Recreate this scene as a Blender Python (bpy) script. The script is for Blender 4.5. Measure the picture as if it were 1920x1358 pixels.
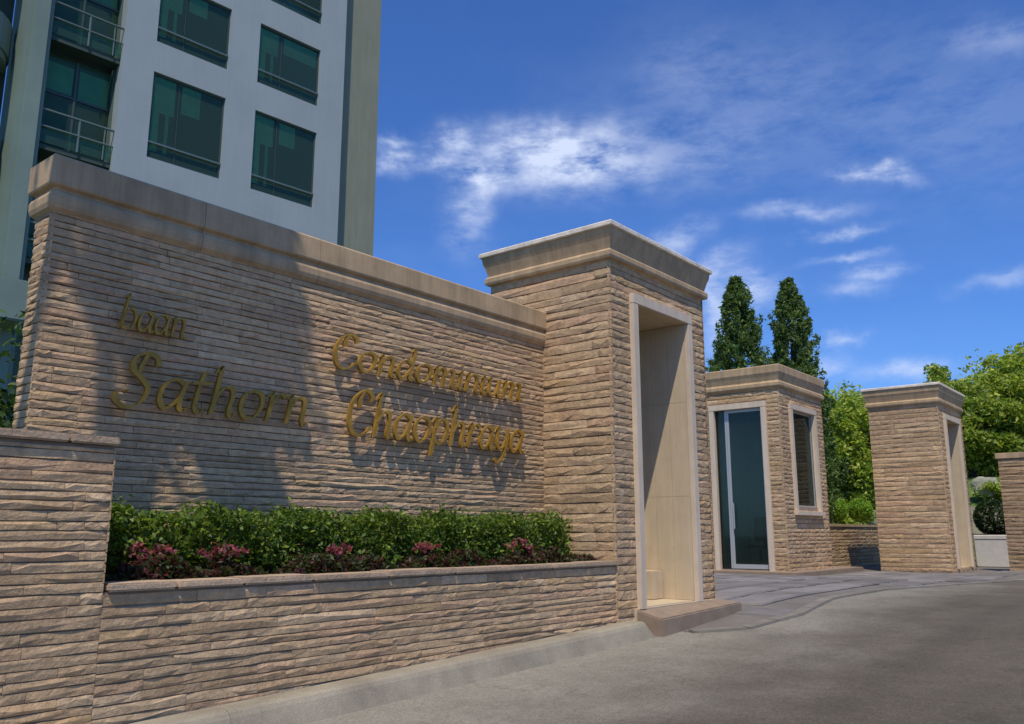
import bpy, bmesh, math, random
import numpy as np
from mathutils import Vector, Matrix
R = math.radians
random.seed(7); rng = np.random.default_rng(7)
sc = bpy.context.scene
for o in list(bpy.data.objects): bpy.data.objects.remove(o)
C = sc.collection

# ------------------------------------------------------------------ camera, sky, sun, exposure
cam_d = bpy.data.cameras.new('camera'); cam = bpy.data.objects.new('camera', cam_d); C.objects.link(cam)
cam.location = (0, 0, 1.05); cam.rotation_euler = (R(90+11.31), 0, R(-50.7))
cam_d.sensor_width = 36; cam_d.lens = 30.09; cam_d.clip_start = .05; cam_d.clip_end = 2000
sc.camera = cam
SUN_DIR = Vector((1.45, 1.0, -3.3)).normalized()          # the way the light travels
SUN_STRENGTH = 3.7
SKY_STRENGTH = 0.094
EXPOSURE = 0.0
sun_d = bpy.data.lights.new('sun', 'SUN'); sun_d.energy = SUN_STRENGTH; sun_d.angle = R(.55); sun_d.color = (1, .90, .75)
sun = bpy.data.objects.new('sun', sun_d); C.objects.link(sun)
sun.rotation_euler = SUN_DIR.to_track_quat('-Z', 'Y').to_euler(); sun.location = (-10, -8, 25)
sc.view_settings.view_transform = 'Standard'; sc.view_settings.look = 'None'
sc.view_settings.exposure = EXPOSURE; sc.view_settings.gamma = 1; sc.view_settings.use_curve_mapping = False

def build_world():
    w = bpy.data.worlds.new('World'); sc.world = w; w.use_nodes = True
    nt = w.node_tree; N = nt.nodes; L = nt.links; N.clear()
    out = N.new('ShaderNodeOutputWorld'); bg = N.new('ShaderNodeBackground'); L.new(bg.outputs[0], out.inputs[0])
    bg.inputs['Strength'].default_value = SKY_STRENGTH
    sky = N.new('ShaderNodeTexSky'); sky.sky_type = 'NISHITA'; sky.sun_disc = False
    sd = -SUN_DIR
    sky.sun_elevation = math.asin(sd.z); sky.sun_rotation = math.atan2(sd.x, sd.y)
    sky.air_density = 1.0; sky.dust_density = .35; sky.ozone_density = 3.0; sky.altitude = 0
    tint = N.new('ShaderNodeMix'); tint.data_type = 'RGBA'; tint.blend_type = 'MULTIPLY'; tint.inputs[0].default_value = 1
    L.new(sky.outputs[0], tint.inputs[6]); tint.inputs[7].default_value = (.575, .96, 1.62, 1)
    tc = N.new('ShaderNodeTexCoord'); sep = N.new('ShaderNodeSeparateXYZ'); L.new(tc.outputs['Generated'], sep.inputs[0])
    def m(op, a, b=None, clamp=False):
        n = N.new('ShaderNodeMath'); n.operation = op; n.use_clamp = clamp
        for i, v in enumerate((a, b)):
            if v is None: continue
            if isinstance(v, (int, float)): n.inputs[i].default_value = v
            else: L.new(v, n.inputs[i])
        return n.outputs[0]
    az = m('ARCTAN2', sep.outputs[1], sep.outputs[0]); el = m('ARCSINE', sep.outputs[2])
    # warped coordinates give the clouds ragged edges
    def noise(scale, detail, rough, vec=None, seed=0.0):
        n = N.new('ShaderNodeTexNoise'); n.noise_dimensions = '4D'; n.inputs['W'].default_value = seed
        n.inputs['Scale'].default_value = scale; n.inputs['Detail'].default_value = detail; n.inputs['Roughness'].default_value = rough
        L.new(vec if vec is not None else tc.outputs['Generated'], n.inputs['Vector']); return n.outputs[0]
    mp = N.new('ShaderNodeMapping'); mp.inputs['Scale'].default_value = (1, 1, 2.6); L.new(tc.outputs['Generated'], mp.inputs[0])
    n1 = noise(13, 10, .66, mp.outputs[0], 1.3); n2 = noise(34, 6, .6, mp.outputs[0], 4.2)
    w1 = m('MULTIPLY', m('SUBTRACT', noise(14, 5, .6, None, 7.7), .5), .10); w2 = m('MULTIPLY', m('SUBTRACT', noise(14, 5, .6, None, 9.1), .5), .06)
    azw = m('ADD', az, w1); elw = m('ADD', el, w2)
    # clouds: azimuth, elevation, half widths, amount, tilt
    blobs = CLOUDS
    tot = None
    for (a0, e0, sa, se, amp, tl) in blobs:
        da = m('SUBTRACT', azw, a0); de = m('SUBTRACT', elw, e0)
        if tl: de = m('ADD', de, m('MULTIPLY', da, tl))
        q = m('ADD', m('POWER', m('ABSOLUTE', m('DIVIDE', da, sa)), 2.0), m('POWER', m('ABSOLUTE', m('DIVIDE', de, se)), 2.0))
        g = m('MULTIPLY', m('EXPONENT', m('MULTIPLY', q, -1.0)), amp)
        tot = g if tot is None else m('ADD', tot, g)
    tot = m('MINIMUM', tot, 1.15)
    tex = m('ADD', m('MULTIPLY', n1, .75), m('MULTIPLY', n2, .35))                     # about .55 on average
    dens = m('MULTIPLY', tot, m('MULTIPLY', m('SUBTRACT', tex, .39), 4.6, True))
    # the faint cirrus veil that goes on over the whole sky
    mp2 = N.new('ShaderNodeMapping'); mp2.inputs['Scale'].default_value = (1, 1, 2.2); mp2.inputs['Rotation'].default_value = (.3, .2, .5); L.new(tc.outputs['Generated'], mp2.inputs[0])
    veil = m('MULTIPLY', m('MULTIPLY', m('SUBTRACT', noise(3.2, 8, .6, mp2.outputs[0], 2.0), .50), 2.2, True), .09)
    dens = m('MINIMUM', m('ADD', dens, veil), 1.0)
    dens = m('MULTIPLY', dens, .9)
    mix = N.new('ShaderNodeMix'); mix.data_type = 'RGBA'; L.new(dens, mix.inputs[0])
    L.new(tint.outputs[2], mix.inputs[6]); mix.inputs[7].default_value = (7.8, 8.8, 11.2, 1)
    L.new(mix.outputs[2], bg.inputs['Color'])

f_px = 1605.
CAM_M = cam.rotation_euler.to_matrix()
def az_el(x, y):
    d = CAM_M @ Vector((x-960, -(y-679), -f_px)); d.normalize()
    return math.atan2(d.y, d.x), math.asin(d.z)
CLOUDS = [(a, e, rx/1750, ry/1750, amp, tl) for (a, e), rx, ry, amp, tl in [
    (az_el(735, 262), 40, 12, .7, 0), (az_el(740, 300), 40, 22, .9, 0), (az_el(852, 268), 45, 32, .95, 0), (az_el(815, 305), 30, 16, .6, 0),
    (az_el(985, 275), 75, 38, 1.0, 0), (az_el(1085, 285), 95, 48, .95, 0), (az_el(1010, 330), 120, 34, .6, 0),
    (az_el(895, 335), 50, 36, .85, 0), (az_el(880, 405), 42, 70, .5, 0), (az_el(1160, 320), 90, 45, .4, 0),
    (az_el(1265, 445), 55, 25, .55, .3), (az_el(1335, 505), 60, 26, .7, .4), (az_el(1400, 545), 55, 32, .7, 0), (az_el(1335, 590), 26, 75, .6, 0),
    (az_el(1655, 332), 56, 13, .75, -.28), (az_el(1500, 395), 90, 15, .5, -.1), (az_el(1560, 436), 55, 9, .55, 0), (az_el(1575, 486), 60, 9, .5, 0),
    (az_el(1628, 512), 55, 13, .65, 0), (az_el(1600, 545), 50, 13, .45, 0), (az_el(1570, 630), 32, 10, .6, 0), (az_el(1700, 692), 90, 20, .6, 0),
    (az_el(1530, 680), 40, 26, .5, 0), (az_el(1300, 290), 140, 60, .18, 0), (az_el(1450, 190), 330, 130, .13, 0), (az_el(1840, 250), 240, 120, .12, 0),
    (az_el(1300, 130), 120, 60, .12, 0), (az_el(1890, 530), 60, 14, .35, 0), (az_el(1880, 75), 90, 24, .25, -.2)]]
CLOUDS += [(a, e, .16, .05, .8, 0) for a, e in ((2.2, .35), (3.0, .25), (-.9, .3), (-1.8, .28), (-2.6, .4), (2.6, .6))]
build_world()

# ------------------------------------------------------------------ materials
def mat(name, col, rough=.8, bump=0., bscale=30., var=0., vscale=3., src=None, metal=0., spec=.3, dist=.02, detail=6., streak=0., grain=0.):
    """Principled material; src None: one colour, 'obj': object colour, 'attr': the Col attribute; var: relative colour variation by noise."""
    m = bpy.data.materials.new(name); m.use_nodes = True; nt = m.node_tree; N = nt.nodes; L = nt.links
    b = N['Principled BSDF']; b.inputs['Roughness'].default_value = rough; b.inputs['Metallic'].default_value = metal
    b.inputs['Specular IOR Level'].default_value = spec
    geo = N.new('ShaderNodeNewGeometry')
    if src == 'obj': c = N.new('ShaderNodeObjectInfo').outputs['Color']
    elif src == 'attr':
        a = N.new('ShaderNodeAttribute'); a.attribute_name = 'Col'; c = a.outputs['Color']
    else:
        r = N.new('ShaderNodeRGB'); r.outputs[0].default_value = (*col, 1); c = r.outputs[0]
    if var:
        n = N.new('ShaderNodeTexNoise'); n.inputs['Scale'].default_value = vscale; n.inputs['Detail'].default_value = 8; n.inputs['Roughness'].default_value = .65
        L.new(geo.outputs['Position'], n.inputs['Vector'])
        mr = N.new('ShaderNodeMapRange'); mr.inputs['From Min'].default_value = .3; mr.inputs['From Max'].default_value = .7
        mr.inputs['To Min'].default_value = 1-var; mr.inputs['To Max'].default_value = 1+var; L.new(n.outputs[0], mr.inputs[0])
        mx = N.new('ShaderNodeVectorMath'); mx.operation = 'SCALE'; L.new(c, mx.inputs[0]); L.new(mr.outputs[0], mx.inputs['Scale']); c = mx.outputs[0]
    for amt, scl, k in ((streak, (7, 7, .55), 1.0), (grain, (1, 1, 2.2), 95.0)):
        if not amt: continue
        mp = N.new('ShaderNodeMapping'); mp.inputs['Scale'].default_value = scl; L.new(geo.outputs['Position'], mp.inputs[0])
        n = N.new('ShaderNodeTexNoise'); n.inputs['Scale'].default_value = k; n.inputs['Detail'].default_value = 6; n.inputs['Roughness'].default_value = .7; L.new(mp.outputs[0], n.inputs['Vector'])
        mr = N.new('ShaderNodeMapRange'); mr.inputs['From Min'].default_value = .34; mr.inputs['From Max'].default_value = .66
        mr.inputs['To Min'].default_value = 1-amt; mr.inputs['To Max'].default_value = 1+amt*.5; L.new(n.outputs[0], mr.inputs[0])
        mx = N.new('ShaderNodeVectorMath'); mx.operation = 'SCALE'; L.new(c, mx.inputs[0]); L.new(mr.outputs[0], mx.inputs['Scale']); c = mx.outputs[0]
    L.new(c, b.inputs['Base Color'])
    if bump:
        n = N.new('ShaderNodeTexNoise'); n.inputs['Scale'].default_value = bscale; n.inputs['Detail'].default_value = detail; n.inputs['Roughness'].default_value = .6
        L.new(geo.outputs['Position'], n.inputs['Vector'])
        bp = N.new('ShaderNodeBump'); bp.inputs['Strength'].default_value = bump; bp.inputs['Distance'].default_value = dist
        L.new(n.outputs[0], bp.inputs['Height']); L.new(bp.outputs[0], b.inputs['Normal'])
    return m

def leaf_mat(name):
    m = mat(name, (0, 0, 0), .5, src='attr', spec=.35)
    nt = m.node_tree; N = nt.nodes; L = nt.links; b = N['Principled BSDF']
    tr = N.new('ShaderNodeBsdfTranslucent'); mx = N.new('ShaderNodeMixShader'); mx.inputs[0].default_value = .35
    at = [n for n in N if n.type == 'ATTRIBUTE'][0]
    bc = N.new('ShaderNodeVectorMath'); bc.operation = 'MULTIPLY'; bc.inputs[1].default_value = (1.5, 1.6, .7); L.new(at.outputs['Color'], bc.inputs[0]); L.new(bc.outputs[0], tr.inputs['Color'])
    out = [n for n in N if n.type == 'OUTPUT_MATERIAL'][0]
    L.new(b.outputs[0], mx.inputs[1]); L.new(tr.outputs[0], mx.inputs[2]); L.new(mx.outputs[0], out.inputs['Surface'])
    return m

def glass_mat(name, tint, trans, rough=.03, refl=(.8, .9, .88), film=None, mixf=.3):
    m = bpy.data.materials.new(name); m.use_nodes = True; nt = m.node_tree; N = nt.nodes; L = nt.links
    N.clear(); out = N.new('ShaderNodeOutputMaterial')
    gl = N.new('ShaderNodeBsdfGlossy'); gl.inputs['Roughness'].default_value = rough; gl.inputs['Color'].default_value = (*refl, 1)
    tr = N.new('ShaderNodeBsdfTransparent'); tr.inputs['Color'].default_value = (*[t*trans for t in tint], 1)
    fr = N.new('ShaderNodeFresnel'); fr.inputs['IOR'].default_value = 1.45
    mx = N.new('ShaderNodeMixShader'); L.new(fr.outputs[0], mx.inputs[0]); L.new(tr.outputs[0], mx.inputs[1]); L.new(gl.outputs[0], mx.inputs[2])
    if film:
        df = N.new('ShaderNodeBsdfDiffuse'); df.inputs['Color'].default_value = (*film, 1); m2 = N.new('ShaderNodeMixShader'); m2.inputs[0].default_value = mixf
        L.new(mx.outputs[0], m2.inputs[1]); L.new(df.outputs[0], m2.inputs[2]); L.new(m2.outputs[0], out.inputs[0])
    else: L.new(mx.outputs[0], out.inputs[0])
    return m

M = {}
M['stone'] = mat('split_stone_piece', (0, 0, 0), .92, .8, 38, .24, 14, 'obj', spec=.12, dist=.012, detail=11, grain=.22)
M['stone_j'] = mat('split_stone_joined', (0, 0, 0), .92, .8, 38, .24, 14, 'attr', spec=.12, dist=.012, detail=11, grain=.22)
M['mortar'] = mat('stone_backing', (.32, .24, .175), .95, .3, 40, .2, 6)
M['coping'] = mat('coping_stucco', (.50, .355, .205), .88, .35, 60, .18, 2.2, dist=.005, streak=.22, grain=.14)
M['cap'] = mat('cap_stone', (.42, .36, .29), .9, .8, 35, .24, 5, 'obj', dist=.012, grain=.25)
M['frame'] = mat('cream_frame', (.66, .54, .40), .7, .1, 60, .08, 4, dist=.003, streak=.12)
M['plaster'] = mat('niche_plaster', (.58, .465, .31), .85, .2, 90, .08, 3, dist=.004, streak=.10)
M['step'] = mat('step_stone', (.29, .215, .15), .8, .3, 50, .16, 5, dist=.005)
M['kerb'] = mat('kerb_concrete', (.33, .288, .21), .92, .5, 45, .24, 2.2, dist=.008, grain=.3)
M['soil'] = mat('soil', (.05, .035, .022), .95, .8, 20, .3, 6)
M['bark'] = mat('bark', (.11, .08, .055), .95, .8, 30, .3, 8)
M['gold'] = mat('gilded_letter', (.40, .222, .032), .46, .15, 60, .30, 9, metal=.4, spec=.4, dist=.003)
M['leaf'] = leaf_mat('leaf')
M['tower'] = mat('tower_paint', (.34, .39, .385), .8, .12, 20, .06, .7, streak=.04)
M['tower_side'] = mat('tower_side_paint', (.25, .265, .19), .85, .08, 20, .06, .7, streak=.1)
M['tower_col'] = mat('tower_column_paint', (.18, .245, .205), .8, .08, 20, .12, .6)
M['reveal'] = mat('window_reveal', (.05, .08, .065), .8)
M['dark_room'] = mat('dark_room', (.10, .15, .12), .9)
M['blind'] = mat('blind', (.80, .92, .82), .8, var=.15, vscale=2.5)
M['rail'] = mat('rail_metal', (.15, .20, .18), .4, metal=.3)
M['alu'] = mat('aluminium', (.50, .50, .47), .4, metal=.4)
M['dark_alu'] = mat('dark_window_frame', (.06, .09, .085), .4)
M['tglass'] = glass_mat('green_glass', (.62, .93, .78), .95, refl=(.40, .56, .48), film=(.11, .19, .145), mixf=.22)
M['gglass'] = glass_mat('door_glass', (.84, .92, .85), .98, refl=(.6, .7, .67), film=(.07, .09, .08), mixf=.10)
M['room'] = mat('guard_room', (.50, .50, .40), .9)
M['black'] = mat('black_vinyl', (.02, .022, .022), .45)
M['white'] = mat('white_planter', (.62, .60, .56), .85, .3, 50, .1, 6, dist=.004)
M['pavers'] = None

# ------------------------------------------------------------------ object helpers
def tag(o, label=None, cat=None, group=None, kind=None):
    if label: o['label'] = label
    if cat: o['category'] = cat
    if group: o['group'] = group
    if kind: o['kind'] = kind
    return o
def thing(name, label, cat, loc=(0, 0, 0), rz=0, group=None):
    o = bpy.data.objects.new(name, None); C.objects.link(o); o.location = loc; o.rotation_euler = (0, 0, rz)
    o.empty_display_size = .2
    return tag(o, label, cat, group)
class MB:
    """collects shapes in world (or thing) coordinates for ONE mesh object"""
    def __init__(s): s.v = []; s.f = []
    def add(s, v, f):
        n = len(s.v); s.v += [tuple(p) for p in v]; s.f += [tuple(i+n for i in q) for q in f]; return s
    def box(s, x0, x1, y0, y1, z0, z1):
        v = [(x, y, z) for z in (z0, z1) for y in (y0, y1) for x in (x0, x1)]
        return s.add(v, [(0, 2, 3, 1), (4, 5, 7, 6), (0, 1, 5, 4), (2, 6, 7, 3), (0, 4, 6, 2), (1, 3, 7, 5)])
    def ring(s, x0, x1, y0, y1, prof, cap=True):
        """profile of (outset, z) swept round a rectangle, mitred corners"""
        n = len(s.v); k = len(prof)
        for o, z in prof: s.v += [(x0-o, y0-o, z), (x1+o, y0-o, z), (x1+o, y1+o, z), (x0-o, y1+o, z)]
        for i in range(k-1):
            for j in range(4):
                a = n+4*i+j; b = n+4*i+(j+1) % 4; s.f.append((a, b, b+4, a+4))
        if cap: s.f.append(tuple(n+4*(k-1)+j for j in range(4)))
        s.f.append(tuple(n+3-j for j in range(4)))
        return s
    def tube(s, pts, rad, seg=7):
        n = len(s.v); P = [Vector(p) for p in pts]
        rad = rad if isinstance(rad, (list, tuple)) else [rad]*len(P)
        for i, p in enumerate(P):
            t = (P[min(i+1, len(P)-1)]-P[max(i-1, 0)]).normalized()
            a = t.orthogonal().normalized(); b = t.cross(a)
            for j in range(seg):
                th = 2*math.pi*j/seg; s.v.append(tuple(p+(a*math.cos(th)+b*math.sin(th))*rad[i]))
        for i in range(len(P)-1):
            for j in range(seg):
                a = n+i*seg+j; b = n+i*seg+(j+1) % seg; s.f.append((a, b, b+seg, a+seg))
        s.f.append(tuple(n+seg-1-j for j in range(seg))); s.f.append(tuple(n+(len(P)-1)*seg+j for j in range(seg)))
        return s
    def build(s, name, m, parent=None, bevel=0., smooth=False, color=None):
        me = bpy.data.meshes.new(name)
        if parent is not None and color != 'local':
            inv = Matrix.LocRotScale(parent_world(parent)[0], parent_world(parent)[1], None).inverted()
            me.from_pydata([inv @ Vector(p) for p in s.v], [], s.f)
        else: me.from_pydata(s.v, [], s.f)
        bm = bmesh.new(); bm.from_mesh(me); bmesh.ops.recalc_face_normals(bm, faces=bm.faces)
        if bevel: bmesh.ops.bevel(bm, geom=[e for e in bm.edges], offset=bevel, segments=2, affect='EDGES', clamp_overlap=True)
        bm.to_mesh(me); bm.free()
        if smooth:
            me.polygons.foreach_set('use_smooth', [True]*len(me.polygons))
        if m: me.materials.append(m)
        o = bpy.data.objects.new(name, me); C.objects.link(o)
        if parent is not None: o.parent = parent
        return o
def parent_world(p):
    loc = Vector((0, 0, 0)); rz = 0
    if p.parent is not None:
        pl, pq = parent_world(p.parent)
        return pl + pq @ p.location, pq @ p.rotation_euler.to_quaternion()
    return Vector(p.location), p.rotation_euler.to_quaternion()
def structure(mb, name, m, **k):
    o = mb.build(name, m, **k); o['kind'] = 'structure'; return o

CAMP = Vector((0, 0, 1.05)); CAM_I = CAM_M.inverted()
def project(p):
    d = CAM_I @ (Vector(p)-CAMP)
    if d.z > -.1: return None
    return 960+f_px*d.x/-d.z, 679-f_px*d.y/-d.z, -d.z

# ------------------------------------------------------------------ split stone cladding
def stone_variant():
    nx, nz = 5, 3; v = []; f = []
    jx = [(-.5, -.27, .02, .26, .5)[i] + (random.uniform(-.07, .07) if 0 < i < 4 else 0) for i in range(nx)]
    midz = [random.uniform(-.28, .30) for _ in range(nx)]
    for k in range(nz):
        for i in range(nx):
            edge = k in (0, 2)
            z = (-.5+random.uniform(0, .10), midz[i], .5-random.uniform(0, .10))[k]
            y = -(random.uniform(.56, .80) if edge else random.uniform(.72, 1.0))
            if i in (0, nx-1): y *= random.uniform(.72, .92)
            v.append((jx[i], y, z))
    for k in range(nz-1):
        for i in range(nx-1):
            a = k*nx+i; f.append((a, a+1, a+nx+1, a+nx))
    rim = [i for i in range(nx)] + [nx*2-1] + [nx*3-1-i for i in range(nx)] + [nx]
    nb = len(v)
    for r in rim: v.append((v[r][0], 0, v[r][2]))
    for i in range(len(rim)):
        j = (i+1) % len(rim); f.append((rim[j], rim[i], nb+i, nb+j))
    return v, f
# every stone split a little differently
STONES = [stone_variant() for _ in range(28)]
STONE_ME = []
for v, f in STONES:
    me = bpy.data.meshes.new('stone'); me.from_pydata(v, [], f); me.materials.append(M['stone']); STONE_ME.append(me)

PAL_GAIN = 1.62
PAL = [((.30, .228, .165), 6), ((.318, .246, .18), 5), ((.282, .212, .152), 4), ((.31, .225, .168), 4), ((.34, .267, .20), 2), ((.27, .208, .155), 2), ((.315, .235, .155), 1)]
PALW = [w for _, w in PAL]
def stone_colour(p, gain=1., tint=(1, 1, 1)):
    c = random.choices(PAL, PALW)[0][0]; g = gain*PAL_GAIN*random.uniform(.87, 1.13)
    # slow drift of the quarried batches along the wall
    d = math.sin(p[0]*1.7+p[2]*2.3+p[1])*.05 + math.sin(p[0]*.6-p[2]*1.1+2)*.06
    return tuple(max(.02, c[i]*g*(1+d*(1, .8, .55)[i])*tint[i]*(1.09, .985, .775)[i]) for i in range(3))

def clad(u0, base, n, W, z0, z1, course, lens, depth, holes=(), gain=1., tint=(1, 1, 1), bottom=None):
    """stones of one face: u0 start along the face, base = point on the face at u=0, n = outward normal"""
    th = math.atan2(n[0], -n[1]); ux, uy = math.cos(th), math.sin(th); out = []
    z = z0
    while z < z1-.015:
        h = course*random.choice((.86, .95, 1, 1.05, 1.16))*random.uniform(.92, 1.08)
        if z+h > z1-.02: h = z1-z
        spans = [(u0, u0+W)]
        for (a, b, c, d) in holes:
            if z+h*.5 > c and z+h*.5 < d:
                ns = []
                for s, e in spans:
                    if b <= s or a >= e: ns.append((s, e)); continue
                    if a > s+.02: ns.append((s, a))
                    if b < e-.02: ns.append((b, e))
                spans = ns
        for s, e in spans:
            u = s
            while u < e-.01:
                l = random.uniform(*lens)*random.choice((.6, 1, 1.2, 1.5, 2.0))
                if e-(u+l) < lens[0]*.6: l = e-u
                hh = h; zz = z
                p = (base[0]+ux*(u+l/2), base[1]+uy*(u+l/2), zz+hh/2)
                dp = depth*random.uniform(.74, 1.06)
                if bottom is None or zz+hh > bottom(p[0]):
                    out.append((p, th, (l-.003, dp, hh-.003), stone_colour(p, gain, tint), random.randrange(28), n))
                u += l
        z += h
    return out

def lay(par, stones, keep=300, joined='stone_cladding'):
    def weight(s):
        pr = project(s[0])
        if pr is None or not (-60 < pr[0] < 1980 and -60 < pr[1] < 1420): return 0
        d = CAMP-Vector(s[0]); dist = d.length
        return s[2][0]*s[2][2]*max(.02, abs(d.x*s[5][0]+d.y*s[5][1])/dist)*(1 if d.x*s[5][0]+d.y*s[5][1] > 0 else 0)/dist**2
    ws = [weight(s) for s in stones]; order = sorted(range(len(stones)), key=lambda i: -ws[i])
    if len([w for w in ws if w > 0]) and len(stones) <= keep: top = set(range(len(stones)))
    else: top = set(i for i in order[:keep] if ws[i] > 0)
    pl, pq = parent_world(par); prz = pq.to_euler().z
    for i in sorted(top):
        p, th, s, c, k, n = stones[i]
        o = bpy.data.objects.new('stone', STONE_ME[k]); C.objects.link(o); o.parent = par
        o.location = pq.inverted() @ (Vector(p)-pl); o.rotation_euler = (0, 0, th-prz); o.scale = s; o.color = (*c, 1)
    rest = [s for i, s in enumerate(stones) if i not in top]
    if rest:
        V = []; F = []; K = []
        for p, th, s, c, k, n in rest:
            v, f = STONES[k]; ct, st = math.cos(th), math.sin(th); n0 = len(V)
            for x, y, z in v:
                x *= s[0]; y *= s[1]; z *= s[2]
                V.append((p[0]+x*ct-y*st-pl.x, p[1]+x*st+y*ct-pl.y, p[2]+z-pl.z)); K.append((*c, 1))
            F += [tuple(i+n0 for i in q) for q in f]
        me = bpy.data.meshes.new(joined); me.from_pydata(V, [], F); me.materials.append(M['stone_j'])
        a = me.attributes.new('Col', 'FLOAT_COLOR', 'POINT'); a.data.foreach_set('color', np.array(K, 'f').ravel())
        o = bpy.data.objects.new(joined, me); C.objects.link(o); o.parent = par; o['kind'] = 'stuff'

# ------------------------------------------------------------------ ground
def smooth(a, b, t):
    t = min(1, max(0, (t-a)/(b-a))); return t*t*(3-2*t)
def road_z(x, y=0):
    a = -.30+.03*(min(x, 11)-2.85); return a*(1-smooth(8.5, 14, x)) + .09*smooth(8.5, 14, x) if x > -30 else -.30-.03*32.85
def sheet(name, xs, ys, zf, m):
    v = [(x, y, zf(x, y)) for y in ys for x in xs]; nx = len(xs)
    f = [(j*nx+i, j*nx+i+1, (j+1)*nx+i+1, (j+1)*nx+i) for j in range(len(ys)-1) for i in range(nx-1)]
    mb = MB(); mb.add(v, f); return structure(mb, name, m, smooth=True)

def ground_mat():
    m = bpy.data.materials.new('asphalt'); m.use_nodes = True; nt = m.node_tree; N = nt.nodes; L = nt.links; b = N['Principled BSDF']
    b.inputs['Roughness'].default_value = .9; b.inputs['Specular IOR Level'].default_value = .18
    geo = N.new('ShaderNodeNewGeometry'); P = geo.outputs['Position']; sep = N.new('ShaderNodeSeparateXYZ'); L.new(P, sep.inputs[0])
    def noise(scale, det=6, rough=.6, vec=P):
        n = N.new('ShaderNodeTexNoise'); n.inputs['Scale'].default_value = scale; n.inputs['Detail'].default_value = det; n.inputs['Roughness'].default_value = rough; L.new(vec, n.inputs['Vector']); return n.outputs[0]
    def mr(v, a, b_, c, d, smooth_=False):
        n = N.new('ShaderNodeMapRange'); n.interpolation_type = 'SMOOTHSTEP' if smooth_ else 'LINEAR'
        for k, x in zip(('From Min', 'From Max', 'To Min', 'To Max'), (a, b_, c, d)): n.inputs[k].default_value = x
        L.new(v, n.inputs[0]); return n.outputs[0]
    def m_(op, a, b_):
        n = N.new('ShaderNodeMath'); n.operation = op
        for i_, v in enumerate((a, b_)):
            if isinstance(v, (int, float)): n.inputs[i_].default_value = v
            else: L.new(v, n.inputs[i_])
        return n.outputs[0]
    def scale(c, f):
        n = N.new('ShaderNodeVectorMath'); n.operation = 'SCALE'; L.new(c, n.inputs[0]); L.new(f, n.inputs['Scale']); return n.outputs[0]
    def mix(f, a, b_):
        n = N.new('ShaderNodeMix'); n.data_type = 'RGBA'; L.new(f, n.inputs[0])
        for i_, v in ((6, a), (7, b_)):
            if isinstance(v, tuple): n.inputs[i_].default_value = (*v, 1)
            else: L.new(v, n.inputs[i_])
        return n.outputs[2]
    # bitumen with patches of different age, paler towards the kerb with an uneven edge
    c = mix(mr(noise(.35, 5), .42, .6, 0, 1, True), (.105, .090, .066), (.122, .105, .080))
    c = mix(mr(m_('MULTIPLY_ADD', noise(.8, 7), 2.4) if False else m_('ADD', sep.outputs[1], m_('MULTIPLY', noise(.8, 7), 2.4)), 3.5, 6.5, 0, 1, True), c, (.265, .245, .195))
    # aggregate
    v = N.new('ShaderNodeTexVoronoi'); v.inputs['Scale'].default_value = 75; L.new(P, v.inputs['Vector'])
    sv = N.new('ShaderNodeSeparateColor'); L.new(v.outputs['Color'], sv.inputs[0])
    c = scale(c, mr(sv.outputs[0], 0, 1, .80, 1.2)); c = scale(c, mr(noise(210, 3), .3, .7, .80, 1.2)); c = scale(c, mr(noise(9, 8, .7), .3, .7, .90, 1.10)); c = scale(c, mr(noise(1.6, 6, .65), .35, .65, .95, 1.05))
    # rubbed tyre tracks along the road and dark drips between them
    tr = m_('ADD', sep.outputs[1], m_('MULTIPLY', noise(.22, 2), .8))
    for y0, w_, d_ in ((1.15, .20, .88), (2.75, .20, .88), (-1.2, .2, .9), (3.5, .1, .93)):
        c = scale(c, mr(m_('ABSOLUTE', m_('SUBTRACT', tr, y0), 0), 0, w_*1.8, d_, 1.0, True))
    st = N.new('ShaderNodeTexVoronoi'); st.inputs['Scale'].default_value = .9
    wv = N.new('ShaderNodeVectorMath'); wv.operation = 'ADD'; nv = N.new('ShaderNodeTexNoise'); nv.inputs['Scale'].default_value = 2.5; nv.inputs['Detail'].default_value = 5; L.new(P, nv.inputs['Vector'])
    nsc = N.new('ShaderNodeVectorMath'); nsc.operation = 'SCALE'; nsc.inputs['Scale'].default_value = .55; L.new(nv.outputs['Color'], nsc.inputs[0]); L.new(P, wv.inputs[0]); L.new(nsc.outputs[0], wv.inputs[1])
    L.new(wv.outputs[0], st.inputs['Vector']); c = scale(c, mr(st.outputs['Distance'], .05, .20, .86, 1.0, True))
    # hairline cracks
    cr = N.new('ShaderNodeTexVoronoi'); cr.feature = 'DISTANCE_TO_EDGE'; cr.inputs['Scale'].default_value = .42; L.new(wv.outputs[0], cr.inputs['Vector'])
    mask = mr(noise(.5, 3), .46, .56, 0, 1, True)
    ck = m_('MULTIPLY', mr(cr.outputs['Distance'], .002, .007, 1, 0), mask); c = scale(c, mr(ck, 0, 1, 1.0, .82))
    L.new(c, b.inputs['Base Color'])
    h = m_('ADD', m_('MULTIPLY', v.outputs['Distance'], .6), m_('MULTIPLY', noise(160, 4), .6))
    bp = N.new('ShaderNodeBump'); bp.inputs['Strength'].default_value = .6; bp.inputs['Distance'].default_value = .006; L.new(h, bp.inputs['Height']); L.new(bp.outputs[0], b.inputs['Normal'])
    return m
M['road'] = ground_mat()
M['earth'] = mat('garden_earth', (.06, .09, .03), .95, .5, 8, .3, .5)
xs = [-40, -20, -10, -5] + [(-3+i*.75) for i in range(34)] + [24, 30, 40, 60, 120, 300]
ys = [-300, -120, -60, -30, -15, -8, -4, -2, -1, 0, 1, 2, 3, 4, 4.5, 5.3]
sheet('road', xs, ys, lambda x, y: road_z(x), M['road'])
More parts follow.
